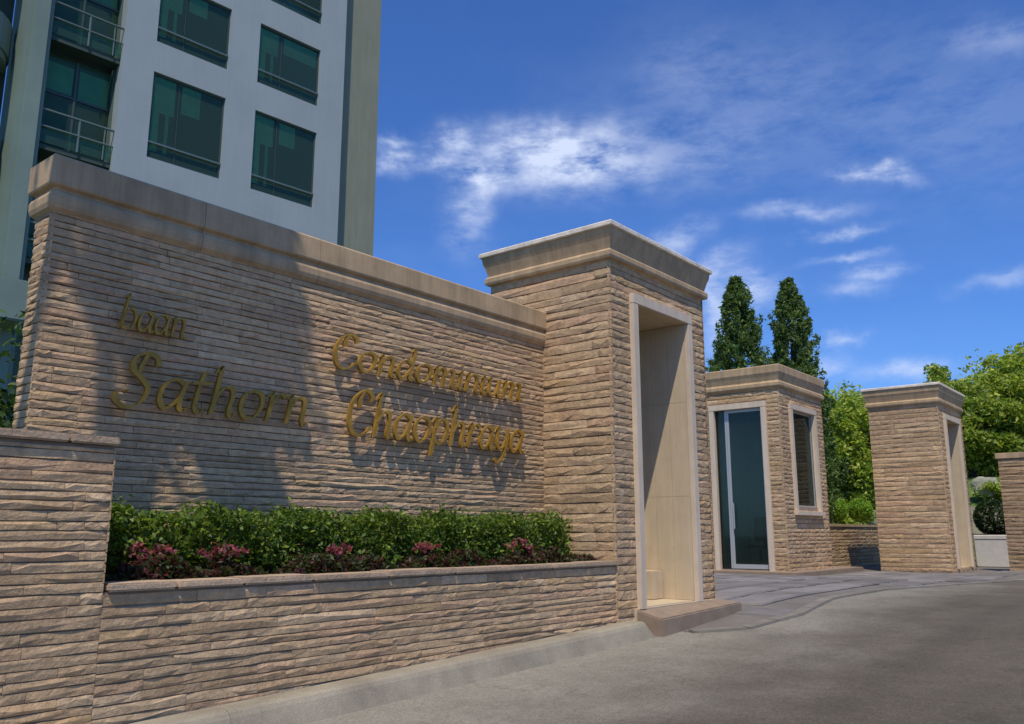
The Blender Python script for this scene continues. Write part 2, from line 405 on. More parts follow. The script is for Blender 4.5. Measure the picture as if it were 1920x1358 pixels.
def garden_z(x, y): return -.34 if x < 9 else -.34+.42*smooth(9, 13, x)
sheet('ground', [-300, -60, -20, 0, 9, 10, 11, 12, 13, 20, 40, 100, 400], [5.25, 8, 12, 30, 80, 400], garden_z, M['earth'])
# paved apron inside the gate: grey slabs laid one by one where they can be told apart
APZ = .125
ap_poly = [(9.4, 5.0), (9.9, 4.55), (11.2, 4.42), (13.2, 4.72), (15.8, 4.7), (18.2, 4.1), (20.5, 3.4), (26, 2.6), (34, 2.2), (34, 9), (27, 12), (11.2, 12), (11.2, 5.3)]
def ap_z(x, y=8): return road_z(x)+.004+(.07*smooth(9, 13, x))*smooth(4.4, 7.0, y)*(1-smooth(17, 20, x))
bm = bmesh.new()
mb = MB()
def inside(x, y, poly):
    c = False; j = len(poly)-1
    for i in range(len(poly)):
        (x1, y1), (x2, y2) = poly[i], poly[j]
        if (y1 > y) != (y2 > y) and x < (x2-x1)*(y-y1)/(y2-y1)+x1: c = not c
        j = i
    return c
me = bpy.data.meshes.new('apron'); bmx = bmesh.new()
top = [bmx.verts.new((x, y, 0)) for x, y in ap_poly]; bmx.faces.new(top)
bmesh.ops.triangulate(bmx, faces=bmx.faces)
for _ in range(3): bmesh.ops.subdivide_edges(bmx, edges=[e for e in bmx.edges if e.calc_length() > .8], cuts=1, use_grid_fill=True)
bmesh.ops.triangulate(bmx, faces=bmx.faces)
for v in bmx.verts: v.co.z = ap_z(v.co.x, v.co.y)
bmesh.ops.recalc_face_normals(bmx, faces=bmx.faces)
for fc in bmx.faces:
    if fc.normal.z < 0: fc.normal_flip()
bmx.to_mesh(me); bmx.free()
me.materials.append(mat('apron_joint', (.175, .158, .135), .9, .3, 60, .2, 2))
apron = bpy.data.objects.new('pavement', me); C.objects.link(apron); apron['kind'] = 'structure'
pav_me = []
for k in range(6):
    w = .49; b_ = [random.uniform(.008, .02) for _ in range(4)]
    v = [(-w, -w, 0), (w, -w, 0), (w, w, 0), (-w, w, 0), (-w+.02, -w+.02, b_[0]+.01), (w-.02, -w+.02, b_[1]+.01), (w-.02, w-.02, b_[2]+.01), (-w+.02, w-.02, b_[3]+.01)]
    m_ = bpy.data.meshes.new('paving_slab'); m_.from_pydata(v, [], [(4, 5, 6, 7), (0, 1, 5, 4), (1, 2, 6, 5), (2, 3, 7, 6), (3, 0, 4, 7)])
    pav_me.append(m_)
M['slab'] = mat('paving_slab', (.25, .25, .255), .85, .3, 60, .2, 2.5, 'obj', dist=.004)
for m_ in pav_me: m_.materials.append(M['slab'])
SL = .62; cnt = 0
for i in range(70):
    for j in range(20):
        x = 9.6+i*SL+(SL/2 if j % 2 else 0); y = 4.2+j*SL
        if x > 28: continue
        if all(inside(x+dx*SL*.5, y+dy*SL*.5, ap_poly) for dx in (-1, 1) for dy in (-1, 1)) and not (8.5 < x < 11.2 and y > 5.2) and not (x > 18.6 and y > 7.0) and not (x > 22.9 and 4.8 < y < 7.2) and cnt < 300:
            pr = project((x, y, .1))
            if pr is None or not (-20 < pr[0] < 1950): continue
            o = bpy.data.objects.new('paving_slab', pav_me[random.randrange(6)]); C.objects.link(o); o.parent = apron
            g = random.uniform(.75, 1.25); o.color = (.205*g, .187*g, .172*g, 1)
            o.location = (x, y, ap_z(x, y)+.002); o.scale = (SL, SL, 1); o.rotation_euler = (0, -math.atan((ap_z(x+.3)-ap_z(x-.3))/.6), 0); cnt += 1

M['edging'] = mat('edging_concrete', (.24, .225, .19), .9, .4, 50, .22, 3, 'obj', dist=.006, grain=.25)
ep = ap_poly[:9]
for (x1, y1), (x2, y2) in zip(ep, ep[1:]):
    n_ = max(1, round(math.hypot(x2-x1, y2-y1)/.62)); an = math.atan2(y2-y1, x2-x1); L_ = math.hypot(x2-x1, y2-y1)/n_
    for i in range(n_):
        t_ = (i+.5)/n_; cx_, cy_ = x1+(x2-x1)*t_, y1+(y2-y1)*t_
        o = MB().box(-L_/2+.004, L_/2-.004, -.09, .09, -.08, .022).build('edging_stone', M['edging'], None, bevel=.012)
        o.parent = apron; o.location = (cx_, cy_, road_z(cx_)+.004); g = random.uniform(.85, 1.12); o.color = (.23*g, .208*g, .17*g, 1)
        o.rotation_euler = (0, -math.atan((road_z(cx_+.3)-road_z(cx_-.3))/.6)*math.cos(an), an)
# kerb: cast lengths with a battered face and a rounded end at the step
def wall_foot(x): return -.12+.03*(x-2.85)
kerb = None
x = -2.0; kseg = []
while x < 8.9:
    e = min(x+2.73, 8.93); kseg.append((x, e)); x = e
kerb = bpy.data.objects.new('kerb', None); C.objects.link(kerb); kerb['kind'] = 'structure'
for a, b in kseg:
    mb = MB(); prof = [(5.46, .0), (5.285, .0), (5.25, -.014), (5.228, -.045), (5.165, -.20), (5.165, -.30), (5.46, -.30)]
    last = b > 8.9
    va = [(a+.002, y, wall_foot(a)+z) for y, z in prof]; vb = [((b-.002) if not last else b-(.12 if z > -.05 else 0), y, wall_foot(b)+z) for y, z in prof]
    k = len(prof); mb.add(va+vb, [tuple(range(k))[::-1], tuple(range(k, 2*k))] + [(i, (i+1) % k, k+(i+1) % k, k+i) for i in range(k)])
    mb.build('kerb_stone', M['kerb'], kerb)

# ------------------------------------------------------------------ planter wall with its taller end block
PY = 5.466
pw = thing('planter_wall', 'low split stone planter wall along the kerb with a taller block at its left end', 'planter wall', (5.0, PY, -.1))
mb = MB().box(-1.0, 2.655, PY+.03, 6.10, -.4, 1.60)
mb.box(2.655, 8.6, PY+.03, 5.74, -.4, .685)
mb.build('wall_core', M['mortar'], pw)
st = clad(0, (-1.0, PY+.035, 0), (0, -1), 3.66, -.25, 1.58, .066, (.22, .62), .034, bottom=lambda x: wall_foot(x)-.02)
st += clad(0, (2.66, PY+.035, 0), (0, -1), 5.95, -.25, .675, .064, (.22, .66), .034, bottom=lambda x: wall_foot(x)-.02)
st += clad(0, (2.65, PY+.01, 0), (1, 0), .62, .74, 1.58, .066, (.2, .35), .02)
lay(pw, st)
x = -1.0
while x < 2.6:
    e = min(x+random.uniform(.5, .9), 2.675)
    if 2.675-e < .3: e = 2.675
    o = MB().box(x+.004, e-.004, PY-.02, 6.12, 1.602, 1.655).build('cap_stone', M['cap'], pw, bevel=.01); g = random.uniform(.85, 1.1); o.color = (.46*g, .335*g, .215*g, 1); x = e
x = 2.68
while x < 8.58:
    e = min(x+random.uniform(.45, .95), 8.585)
    if 8.585-e < .3: e = 8.585
    o = MB().box(x+.004, e-.004, PY-.012-random.uniform(0, .012), 5.75, .687, .735+random.uniform(-.004, .006)).build('cap_stone', M['cap'], pw, bevel=.012); g = random.uniform(.88, 1.12); o.color = (.48*g, .355*g, .235*g, 1); x = e
soil = structure(MB().box(2.66, 8.55, 5.75, 6.50, .2, .62), 'planter_soil', M['soil'])

# ------------------------------------------------------------------ main sign wall
WY = 6.485
sw = thing('sign_wall', 'long split stone wall with a beige moulded coping that carries the gilded lettering', 'wall', (5.5, WY, -.2))
MB().box(2.53, 8.59, WY+.035, 6.80, -.3, 3.44).build('wall_core', M['mortar'], sw)
st = clad(0, (2.50, WY+.035, 0), (0, -1), 6.09, .60, 3.43, .060, (.16, .5), .032, gain=1.0)
st += clad(0, (2.535, 6.80, 0), (-1, 0), .30, 1.0, 3.43, .060, (.14, .32), .035)
lay(sw, st)
CPROF = [(-.02, 3.40), (.012, 3.43), (.028, 3.445), (.038, 3.48), (.04, 3.535), (.028, 3.565), (.012, 3.58), (.012, 3.60), (.046, 3.615), (.052, 3.63), (.052, 3.835), (.04, 3.85), (-.1, 3.86)]
cx = [2.51, 3.72, 4.95, 6.15, 7.38, 8.585]
for a, b in zip(cx, cx[1:]):
    mb = MB(); k = len(CPROF)
    for o_, z in CPROF:
        xa = a-o_ if a == cx[0] else a+.0025
        xb = b-.0025
        mb.v += [(xa, WY+.01-o_, z), (xb, WY+.01-o_, z), (xb, 6.81+o_, z), (xa, 6.81+o_, z)]
    for i_ in range(k-1):
        for j_ in range(4):
            p_ = 4*i_+j_; q_ = 4*i_+(j_+1) % 4; mb.f.append((p_, q_, q_+4, p_+4))
    mb.f += [(3, 2, 1, 0), tuple(4*(k-1)+j_ for j_ in range(4))]
    mb.build('coping_length', M['coping'], sw)

# ------------------------------------------------------------------ gate pillars with a tall niche
def pillar(name, label, X0, X1, Y0, Y1, zb, ztop, zmold, n0, n1, nb, nt, group, stones_side=True, course=.085, gain=1.0):
    t = thing(name, label, 'gate pillar', ((X0+X1)/2, (Y0+Y1)/2, zb), 0, group)
    D = .78; W_ = .025
    mb = MB()
    mb.box(X0+W_, n0, Y0+.03, Y1-.02, zb-.3, zmold); mb.box(n1, X1-W_, Y0+.03, Y1-.02, zb-.3, zmold)
    mb.box(n0, n1, Y0+.03, Y1-.02, nt, zmold); mb.box(n0, n1, Y0+D+.03, Y1-.02, zb-.3, nt); mb.box(n0, n1, Y0+.03, Y0+D+.03, zb-.3, nb-.03)
    mb.build('pillar_core', M['mortar'], t)
    st = clad(0, (X0, Y0+.035, 0), (0, -1), X1-X0, zb-.25, zmold-.01, course*1.1, (.16, .5), .032, holes=[(n0-.06-X0, n1+.06-X0, nb-.05, nt+.05)], gain=gain)
    st += clad(0, (X0+.03, Y1, 0), (-1, 0), Y1-Y0, zb-.25, zmold-.01, course*1.25, (.28, .85), .04, gain=gain)
    st += clad(0, (X1-.03, Y0, 0), (1, 0), Y1-Y0, zb-.1, zmold-.01, course*1.6, (.5, 1.0), .03, gain=gain)
    lay(t, st)
    # niche lining
    mb = MB()
    mb.box(n0-.001, n0+.03, Y0+.02, Y0+D, nb, nt-.03); mb.box(n1-.03, n1+.001, Y0+.02, Y0+D, nb, nt-.03)
    mb.box(n0-.001, n1+.001, Y0+.02, Y0+D, nt-.03, nt); mb.box(n0-.001, n1+.001, Y0+D, Y0+D+.02, nb, nt); mb.box(n0-.001, n1+.001, Y0+.02, Y0+D, nb-.028, nb-.001)
    mb.build('niche_lining', M['plaster'], t)
    zj = [nb+.002, nb+(nt-nb)*.36, nb+(nt-nb)*.70, nt-.034]; yj = [Y0+.022, Y0+D*.36, Y0+D*.69, Y0+D-.003]
    for za, zb_ in zip(zj, zj[1:]):
        for ya, yb in zip(yj, yj[1:]): MB().box(n1-.041, n1-.0305, ya+.0015, yb-.0015, za+.0015, zb_-.0015).build('niche_panel', M['plaster'], t)
    fw = .12
    mb = MB()
    mb.box(n0-fw+.03, n0+.03, Y0-.05, Y0+.019, nb-.02, nt-.03); mb.box(n1-.03, n1+fw-.03, Y0-.05, Y0+.019, nb-.02, nt-.03)
    mb.box(n0-fw+.03, n1+fw-.03, Y0-.053, Y0+.019, nt-.03, nt+fw-.02)
    mb.build('niche_frame', M['frame'], t, bevel=.006)
    MB().ring(X0, X1, Y0, Y1, [(-.02, zmold-.05), (.0, zmold-.012), (.045, zmold), (.055, zmold+.03), (.055, zmold+.085), (.035, zmold+.105), (.02, zmold+.12), (.03, zmold+.16), (.055, zmold+.25), (.075, zmold+.30), (.085, ztop-.075)]).build('cornice', M['coping'], t)
    MB().ring(X0, X1, Y0, Y1, [(.06, ztop-.074), (.105, ztop-.07), (.115, ztop-.06), (.115, ztop-.015), (.10, ztop), (-.5, ztop+.02)]).build('cap_slab', M['cap'], t).color = (.80, .71, .57, 1)
    return t
GP = 'gate pillars with a tall niche'
pillar('gate_pillar', 'near tall stone gate pillar joined to the sign wall, with a deep cream niche', 8.57, 11.05, PY, 7.40, -.1, 4.83, 4.38, 9.12, 10.50, .19, 3.93, GP)
pillar('gate_pillar', 'far stone gate pillar between the guardhouse and the white box planter', 23.38, 25.90, 5.24, 6.95, .1, 4.80, 4.30, 23.92, 25.36, .2, 3.95, GP, course=.10)
MB().box(10.17, 10.44, 5.93, 6.18, .192, .56).build('box', M['plaster'], bevel=.01)
tag(bpy.data.objects['box'], 'small beige box on the niche floor of the near gate pillar', 'box')
# step in front of the niche
stp = thing('step', 'brown stone step at the foot of the near gate pillar', 'step', (10, 5.3, -.1))
mb = MB()
v = [(8.96, 5.12, -.3), (11.1, 5.12, -.3), (11.1, PY-.02, -.3), (8.96, PY-.02, -.3), (8.96, 5.12, .085), (11.1, 5.12, .150), (11.1, PY-.02, .175), (8.96, PY-.02, .165)]
mb.add(v, [(0, 3, 2, 1), (4, 5, 6, 7), (0, 1, 5, 4), (1, 2, 6, 5), (2, 3, 7, 6), (3, 0, 4, 7)]).build('step_block', M['step'], stp, bevel=.015)
MB().box(8.96, 11.05, PY-.018, PY+.02, .0, .178).build('riser', M['plaster'], stp)

# ------------------------------------------------------------------ gilded lettering: broad-nib pen strokes, one mesh per letter
G = {   # glyph: advance, strokes as (x, y) control points in x-heights
 'a': (.98, [[(.78, .86), (.5, 1.0), (.18, .75), (.12, .3), (.32, .02), (.6, .2), (.8, .62)], [(.84, 1.0), (.76, .5), (.76, .12), (.9, .0), (1.02, .12)]]),
 'B': (1.15, [[(.3, 1.62), (.28, .8), (.22, .0)], [(.02, 1.35), (.2, 1.6), (.6, 1.66), (.92, 1.4), (.75, 1.0), (.36, .86)], [(.36, .87), (.8, .85), (1.02, .5), (.78, .06), (.3, -.02), (.02, .14)]]),
 'b': (.98, [[(.10, 1.5), (.24, 1.66), (.2, .9), (.16, .1)], [(.16, .12), (.2, .62), (.44, .98), (.74, .9), (.86, .5), (.68, .06), (.36, .0), (.16, .16)]]),
 'n': (1.02, [[(.08, .86), (.2, 1.0), (.2, .5), (.18, .0)], [(.2, .55), (.42, .92), (.68, .96), (.78, .7), (.76, .2), (.86, .0), (1.0, .12)]]),
 'S': (1.15, [[(1.0, 1.32), (.92, 1.58), (.6, 1.7), (.28, 1.5), (.3, 1.14), (.62, .86), (.86, .55), (.74, .12), (.36, -.08), (.02, .1), (-.02, .36)], [(.62, 1.7), (.52, 1.3), (.5, 1.05)]]),
 't': (.68, [[(.36, 1.4), (.28, .7), (.28, .18), (.42, .0), (.6, .12)], [(.04, .96), (.34, .98), (.64, 1.02)]]),
 'h': (1.02, [[(.06, 1.42), (.2, 1.62), (.2, .8), (.16, .0)], [(.2, .55), (.42, .92), (.68, .96), (.78, .68), (.74, .2), (.84, .0), (1.0, .12)]]),
 'o': (.98, [[(.5, 1.0), (.18, .8), (.12, .36), (.34, .02), (.66, .08), (.86, .5), (.78, .88), (.5, 1.0)]]),
 'r': (.74, [[(.06, .86), (.2, 1.0), (.2, .5), (.16, .0)], [(.2, .55), (.38, .9), (.58, 1.0), (.72, .88)]]),
 'C': (1.2, [[(1.02, 1.3), (.94, 1.56), (.62, 1.68), (.24, 1.36), (.1, .8), (.24, .2), (.6, -.04), (.98, .14), (1.1, .36)], [(.62, 1.68), (.46, 1.3), (.5, 1.02)]]),
 'd': (1.02, [[(.74, .84), (.48, 1.0), (.18, .75), (.12, .3), (.32, .02), (.58, .2), (.76, .6)], [(.7, 1.5), (.84, 1.64), (.8, .8), (.76, .14), (.88, .0), (1.02, .12)]]),
 'm': (1.5, [[(.08, .86), (.2, 1.0), (.2, .5), (.18, .0)], [(.2, .55), (.4, .92), (.62, .96), (.7, .7), (.68, .0)], [(.7, .55), (.9, .92), (1.14, .96), (1.22, .7), (1.2, .2), (1.3, .0), (1.46, .12)]]),
 'i': (.46, [[(.08, .88), (.2, 1.0), (.18, .5), (.18, .14), (.3, .0), (.44, .12)], [(.2, 1.34), (.28, 1.44)]]),
 'u': (1.02, [[(.06, .88), (.18, 1.0), (.16, .5), (.2, .12), (.44, .0), (.68, .28), (.76, .6)], [(.8, 1.0), (.76, .5), (.76, .14), (.88, .0), (1.02, .12)]]),
 'p': (1.0, [[(.06, .9), (.2, 1.0), (.18, .3), (.14, -.5)], [(.2, .6), (.42, .95), (.72, .95), (.86, .55), (.68, .06), (.36, .02), (.2, .2)]]),
 'y': (.98, [[(.06, .9), (.18, 1.0), (.18, .5), (.3, .12), (.56, .12), (.76, .5)], [(.82, 1.0), (.78, .3), (.62, -.3), (.34, -.52), (.08, -.38)]]),
}
def spline(p, k=6):
    P = [Vector((x, y)) for x, y in p]; P = [P[0]*2-P[1]] + P + [P[-1]*2-P[-2]]; out = []
    for i in range(1, len(P)-2):
        for j in range(k):
            t = j/k; a, b, c, d = P[i-1:i+3]
            out.append(.5*((2*b)+(c-a)*t+(2*a-5*b+4*c-d)*t*t+(3*b-a-3*c+d)*t**3))
    out.append(P[-2]); return out
def glyph(mb, ch, x0, zb, xh, adv, y_front, th, slant=.16):
    w, strokes = G[ch]
    nib = Vector((math.cos(R(38)), math.sin(R(38))))*.060
    for si, s in enumerate(strokes):
        pts = spline(s); A = []; B = []
        for i, p in enumerate(pts):
            t = (pts[min(i+1, len(pts)-1)]-pts[max(i-1, 0)]); t = t.normalized() if t.length > 0 else Vector((1, 0)); nn = Vector((-t.y, t.x))
            q = nib if nib.dot(nn) >= 0 else -nib
            off = q*.85 + nn*.030; A.append(p+off); B.append(p-off)
        n0 = len(mb.v); yf = y_front-.003*si
        for a, b in zip(A, B):
            for (pt, yy) in ((a, yf), (b, yf), (a, yf+th), (b, yf+th)):
                mb.v.append((x0+(pt.x+slant*pt.y)*adv, yy, zb+pt.y*xh))
        n = len(A)
        for i in range(n-1):
            k = n0+4*i
            mb.f += [(k, k+1, k+5, k+4), (k+2, k+6, k+7, k+3), (k, k+4, k+6, k+2), (k+1, k+3, k+7, k+5)]
        e = n0+4*(n-1); mb.f += [(n0, n0+2, n0+3, n0+1), (e, e+1, e+3, e+2)]
def word(text, label, x0, x1, zb, xh):
    tot = sum(G[c][0] for c in text); k = (x1-x0)/tot
    t = thing('sign_lettering', label, 'sign lettering', ((x0+x1)/2, 6.40, zb), 0, 'gilded words on the sign wall')
    x = x0
    for c in text:
        mb = MB(); glyph(mb, c, x, zb, xh, k, 6.405, .032)
        mb.tube([(x+k*G[c][0]*.35, 6.42, zb+xh*.45), (x+k*G[c][0]*.35, 6.53, zb+xh*.45)], .008, 5)
        mb.build('letter', M['gold'], t); x += k*G[c][0]
word('baan', 'small gilded word baan at the upper left of the stone sign wall', 3.04, 3.60, 2.61, .165)
word('Sathorn', 'gilded word Sathorn in large script under the small word baan', 3.06, 4.86, 2.02, .25)
word('Condominium', 'gilded word Condominium, upper word of the right hand pair on the sign wall', 5.10, 8.02, 2.62, .205)
word('Chaophraya', 'gilded word Chaophraya, lowest word at the right of the sign wall', 5.30, 8.04, 1.99, .265)

# ------------------------------------------------------------------ guardhouse
gh = thing('guardhouse', 'stone guardhouse with a tall glass door and a narrow window', 'guardhouse', (20.6, 8.6, .2))
GX0, GX1, GY0, GY1, GZ = 19.2, 22.0, 7.68, 9.95, 4.42
dy0, dy1, dz0, dz1 = 8.10, 9.36, .24, 4.00
wx0, wx1, wz0, wz1 = 19.86, 21.34, 1.66, 3.98
mb = MB(); T = .24
mb.box(GX0+.03, GX0+T, GY0+.03, dy0, -.1, GZ); mb.box(GX0+.03, GX0+T, dy1, GY1, -.1, GZ); mb.box(GX0+.03, GX0+T, dy0, dy1, dz1, GZ); mb.box(GX0+.03, GX0+T, dy0, dy1, -.1, dz0-.02)
mb.box(GX0+T, wx0, GY0+.03, GY0+T, -.1, GZ); mb.box(wx1, GX1-.03, GY0+.03, GY0+T, -.1, GZ); mb.box(wx0, wx1, GY0+.03, GY0+T, wz1, GZ); mb.box(wx0, wx1, GY0+.03, GY0+T, -.1, wz0)
mb.box(GX1-T, GX1-.03, GY0+T, GY1, -.1, GZ); mb.box(GX0+T, GX1-T, GY1-T, GY1, -.1, GZ)
mb.build('wall', M['mortar'], gh)
mb = MB().box(GX0+T+.002, GX0+T+.012, GY0+T+.012, dy0-.01, dz0, GZ-.02).box(GX1-T-.012, GX1-T-.002, GY0+T+.002, GY1-T-.002, dz0, GZ-.02).box(GX0+T+.002, GX1-T-.014, GY1-T-.012, GY1-T-.002, dz0, GZ-.02)
mb.box(GX0+T+.002, GX1-T-.014, GY0+T+.002, GY1-T-.014, GZ-.018, GZ-.004).box(GX0+T+.002, GX1-T-.014, GY0+T+.002, GY1-T-.014, dz0-.018, dz0-.004)
mb.build('inner_lining', M['room'], gh)
st = clad(0, (GX0, GY0+.035, 0), (0, -1), GX1-GX0, .05, GZ-.01, .10, (.2, .5), .045, holes=[(wx0-.1-GX0, wx1+.1-GX0, wz0-.1, wz1+.1)])
st += clad(0, (GX0+.035, GY1, 0), (-1, 0), GY1-GY0, .05, GZ-.01, .10, (.2, .5), .045, holes=[(GY1-dy1-.1, GY1-dy0+.1, .0, dz1+.1)])
st += clad(0, (GX1-.03, GY0, 0), (1, 0), GY1-GY0, .05, GZ-.01, .16, (.5, 1.0), .03)
lay(gh, st)
MB().ring(GX0, GX1, GY0, GY1, [(-.02, GZ-.05), (.0, GZ-.012), (.045, GZ), (.06, GZ+.03), (.06, GZ+.10), (.03, GZ+.13), (.02, GZ+.15), (.05, GZ+.26), (.08, GZ+.34), (.085, GZ+.50), (.07, GZ+.52), (-.6, GZ+.56)]).build('cornice', M['coping'], gh)
fw = .13
mb = MB().box(GX0-.05, GX0+.06, dy0-fw+.03, dy0+.03, .16, dz1-.03).box(GX0-.05, GX0+.06, dy1-.03, dy1+fw-.03, .16, dz1-.03).box(GX0-.053, GX0+.06, dy0-fw+.03, dy1+fw-.03, dz1-.03, dz1+fw-.02)
mb.build('door_frame', M['frame'], gh, bevel=.006)
mb = MB().box(wx0-fw+.03, wx0+.03, GY0-.05, GY0+.06, wz0-.1, wz1-.03).box(wx1-.03, wx1+fw-.03, GY0-.05, GY0+.06, wz0-.1, wz1-.03).box(wx0-fw+.03, wx1+fw-.03, GY0-.053, GY0+.06, wz1-.03, wz1+fw-.03)
wf = mb.build('window_frame', M['frame'], gh, bevel=.006)
MB().box(wx0-.14, wx1+.14, GY0-.09, GY0+.06, wz0-.2, wz0-.101).build('window_sill', M['frame'], gh, bevel=.008)
# glazing: leaf on the right, a narrow side light on the left of the door
mx = 9.05
door = MB().box(GX0+.07, GX0+.13, dy0+.031, dy0+.09, dz0, dz1-.032).box(GX0+.07, GX0+.13, mx-.055, mx, dz0, dz1-.032).box(GX0+.07, GX0+.13, dy0+.09, mx-.055, dz1-.10, dz1-.032).box(GX0+.07, GX0+.13, dy0+.09, mx-.055, dz0, dz0+.10).build('door', M['alu'], gh)
MB().box(GX0+.095, GX0+.103, dy0+.09, mx-.055, dz0+.10, dz1-.10).build('pane', M['gglass'], door)
MB().tube([(GX0+.03, mx-.09, 1.15), (GX0+.03, mx-.09, 1.75)], .016).box(GX0+.03, GX0+.07, mx-.10, mx-.08, 1.2, 1.22).box(GX0+.03, GX0+.07, mx-.10, mx-.08, 1.68, 1.70).build('handle', M['alu'], door)
sl = MB().box(GX0+.07, GX0+.13, mx+.005, mx+.05, dz0, dz1-.032).build('side_light_post', M['alu'], gh)
MB().box(GX0+.095, GX0+.103, mx+.05, dy1-.031, dz0, dz1-.032).build('pane', M['gglass'], sl)
win = MB().box(wx0+.031, wx0+.07, GY0+.07, GY0+.12, wz0-.1, wz1-.032).box(wx1-.07, wx1-.031, GY0+.07, GY0+.12, wz0-.1, wz1-.032).box(wx0+.07, wx1-.07, GY0+.07, GY0+.12, wz1-.07, wz1-.032).box(wx0+.07, wx1-.07, GY0+.07, GY0+.12, wz0-.0, wz0+.04).build('window', M['alu'], gh)
MB().box(wx0+.07, wx1-.07, GY0+.09, GY0+.098, wz0+.04, wz1-.07).build('pane', M['gglass'], win)
# island plinth that carries the guardhouse, with a pinkish kerb
pl = thing('plinth', 'low pinkish stone plinth under the guardhouse beside the drive', 'plinth', (21, 8, .1))
MB().box(18.75, 23.3, 7.35, 12, -.1, .20).build('plinth_slab', M['step'], pl, bevel=.015)
# chair inside
ch = thing('guard_chair', 'dark office chair behind the guardhouse glass door', 'chair', (20.15, 8.75, dz0))
mb = MB().tube([(20.15, 8.75, dz0+.05), (20.15, 8.75, dz0+.44)], .03)
for k in range(5):
    a = k*2*math.pi/5+.3; mb.tube([(20.15, 8.75, dz0+.10), (20.15+.28*math.cos(a), 8.75+.28*math.sin(a), dz0+.03)], .02)
mb.build('pedestal', M['black'], ch)
MB().box(19.9, 20.4, 8.5, 9.0, dz0+.45, dz0+.54).build('seat', M['black'], ch, bevel=.035)
MB().box(20.37, 20.45, 8.5, 9.0, dz0+.62, dz0+1.2).build('backrest', M['black'], ch, bevel=.03)
MB().box(20.39, 20.42, 8.71, 8.79, dz0+.45, dz0+.7).build('back_post', M['black'], ch)
mb = MB().box(20.1, 20.35, 8.62, 8.86, dz0+.541, dz0+.56).build('paper', M['white'])
mb.name = 'paper_stack'; tag(mb, 'white paper lying on the dark chair in the guardhouse', 'paper')

# low garden wall between guardhouse and far pillar
lw = thing('garden_wall', 'low stone garden wall between the guardhouse and the far pillar', 'wall', (25.5, 8.3, .1))
MB().box(22.01, 29.5, 8.33, 9.6, -.1, 1.22).build('wall_core', M['mortar'], lw)
lay(lw, clad(0, (22.02, 8.335, 0), (0, -1), 7.4, .0, 1.22, .10, (.25, .6), .045, gain=.92))
MB().box(22.01, 29.5, 8.28, 9.65, 1.222, 1.30).build('coping', M['coping'], lw, bevel=.01)
# boundary wall at the right edge
bw = thing('boundary_wall', 'brown stone boundary wall at the right edge beside the white box planter', 'wall', (25.5, 2.5, .1))
MB().box(25.04, 25.6, -4, 4.29, -.1, 2.92).build('wall_core', M['mortar'], bw)
lay(bw, clad(0, (25.03, 4.32, 0), (-1, 0), 6.0, .0, 2.92, .10, (.25, .7), .045, gain=.72) + clad(0, (25.6, 4.29, 0), (0, 1), .55, .0, 2.92, .14, (.2, .4), .03))
MB().box(24.96, 25.66, -4, 4.37, 2.922, 3.07).build('coping', M['coping'], bw, bevel=.01)
# white box planter
bp_ = thing('box_planter', 'white square box planter holding a round dark bush', 'planter', (28.5, 5.2, .1))
MB().ring(28.0, 28.95, 4.74, 5.62, [(0, .05), (.0, .10), (.02, .12), (.03, .88), (.045, .89), (.045, .98), (.03, 1.0)], cap=True).build('box', M['white'], bp_, bevel=0)
MB().box(28.02, 28.93, 4.76, 5.60, 1.001, 1.015).build('soil', M['soil'], bp_)
# low kerb line on the far side of the drive
structure(MB().box(26.4, 34, 3.6, 3.8, .0, .22), 'far_kerb', M['kerb'], bevel=.02)

# ------------------------------------------------------------------ foliage
def leaves_obj(name, P, size, cols, parent=None, up=.9, kind=None, aspect=.5):
    """P: n x 3 world positions; each leaf a bent diamond of four corners and a midrib point"""
    n = len(P); P = np.asarray(P, float)
    d = rng.normal(size=(n, 3)); d[:, 2] += up; d /= np.linalg.norm(d, axis=1)[:, None]     # normal
    t = rng.normal(size=(n, 3)); t -= (t*d).sum(1)[:, None]*d; t /= np.linalg.norm(t, axis=1)[:, None]
    b = np.cross(d, t); s = size*rng.uniform(.6, 1.4, n)[:, None]
    v = np.stack([P-t*s, P-b*s*aspect+d*s*.12, P+t*s, P+b*s*aspect+d*s*.12], 1).reshape(-1, 3)
    pl = Vector((0, 0, 0))
    if parent is not None: pl = parent_world(parent)[0]
    v -= np.array(pl)
    me = bpy.data.meshes.new(name); me.vertices.add(4*n); me.vertices.foreach_set('co', v.ravel())
    i = np.arange(n)*4; tri = np.stack([i, i+1, i+2, i, i+2, i+3], 1).ravel()
    me.loops.add(6*n); me.loops.foreach_set('vertex_index', tri); me.polygons.add(2*n); me.polygons.foreach_set('loop_start', np.arange(2*n)*3); me.update(calc_edges=True)
    a = me.attributes.new('Col', 'FLOAT_COLOR', 'POINT'); c = np.concatenate([np.asarray(cols), np.ones((n, 1))], 1); a.data.foreach_set('color', np.repeat(c, 4, 0).astype('f').ravel())
    me.materials.append(M['leaf']); me.validate()
    o = bpy.data.objects.new(name, me); C.objects.link(o)
    if parent is not None: o.parent = parent
    if kind: o['kind'] = kind
    return o
def cols(n, base, var=.3, alt=None, palt=.2):
    base = np.array(base); c = base[None]*rng.uniform(1-var, 1+var, (n, 1))*rng.uniform(.9, 1.1, (n, 3))
    if alt is not None: k = rng.random(n) < palt; c[k] = np.array(alt)*rng.uniform(.7, 1.3, (k.sum(), 1))
    return c
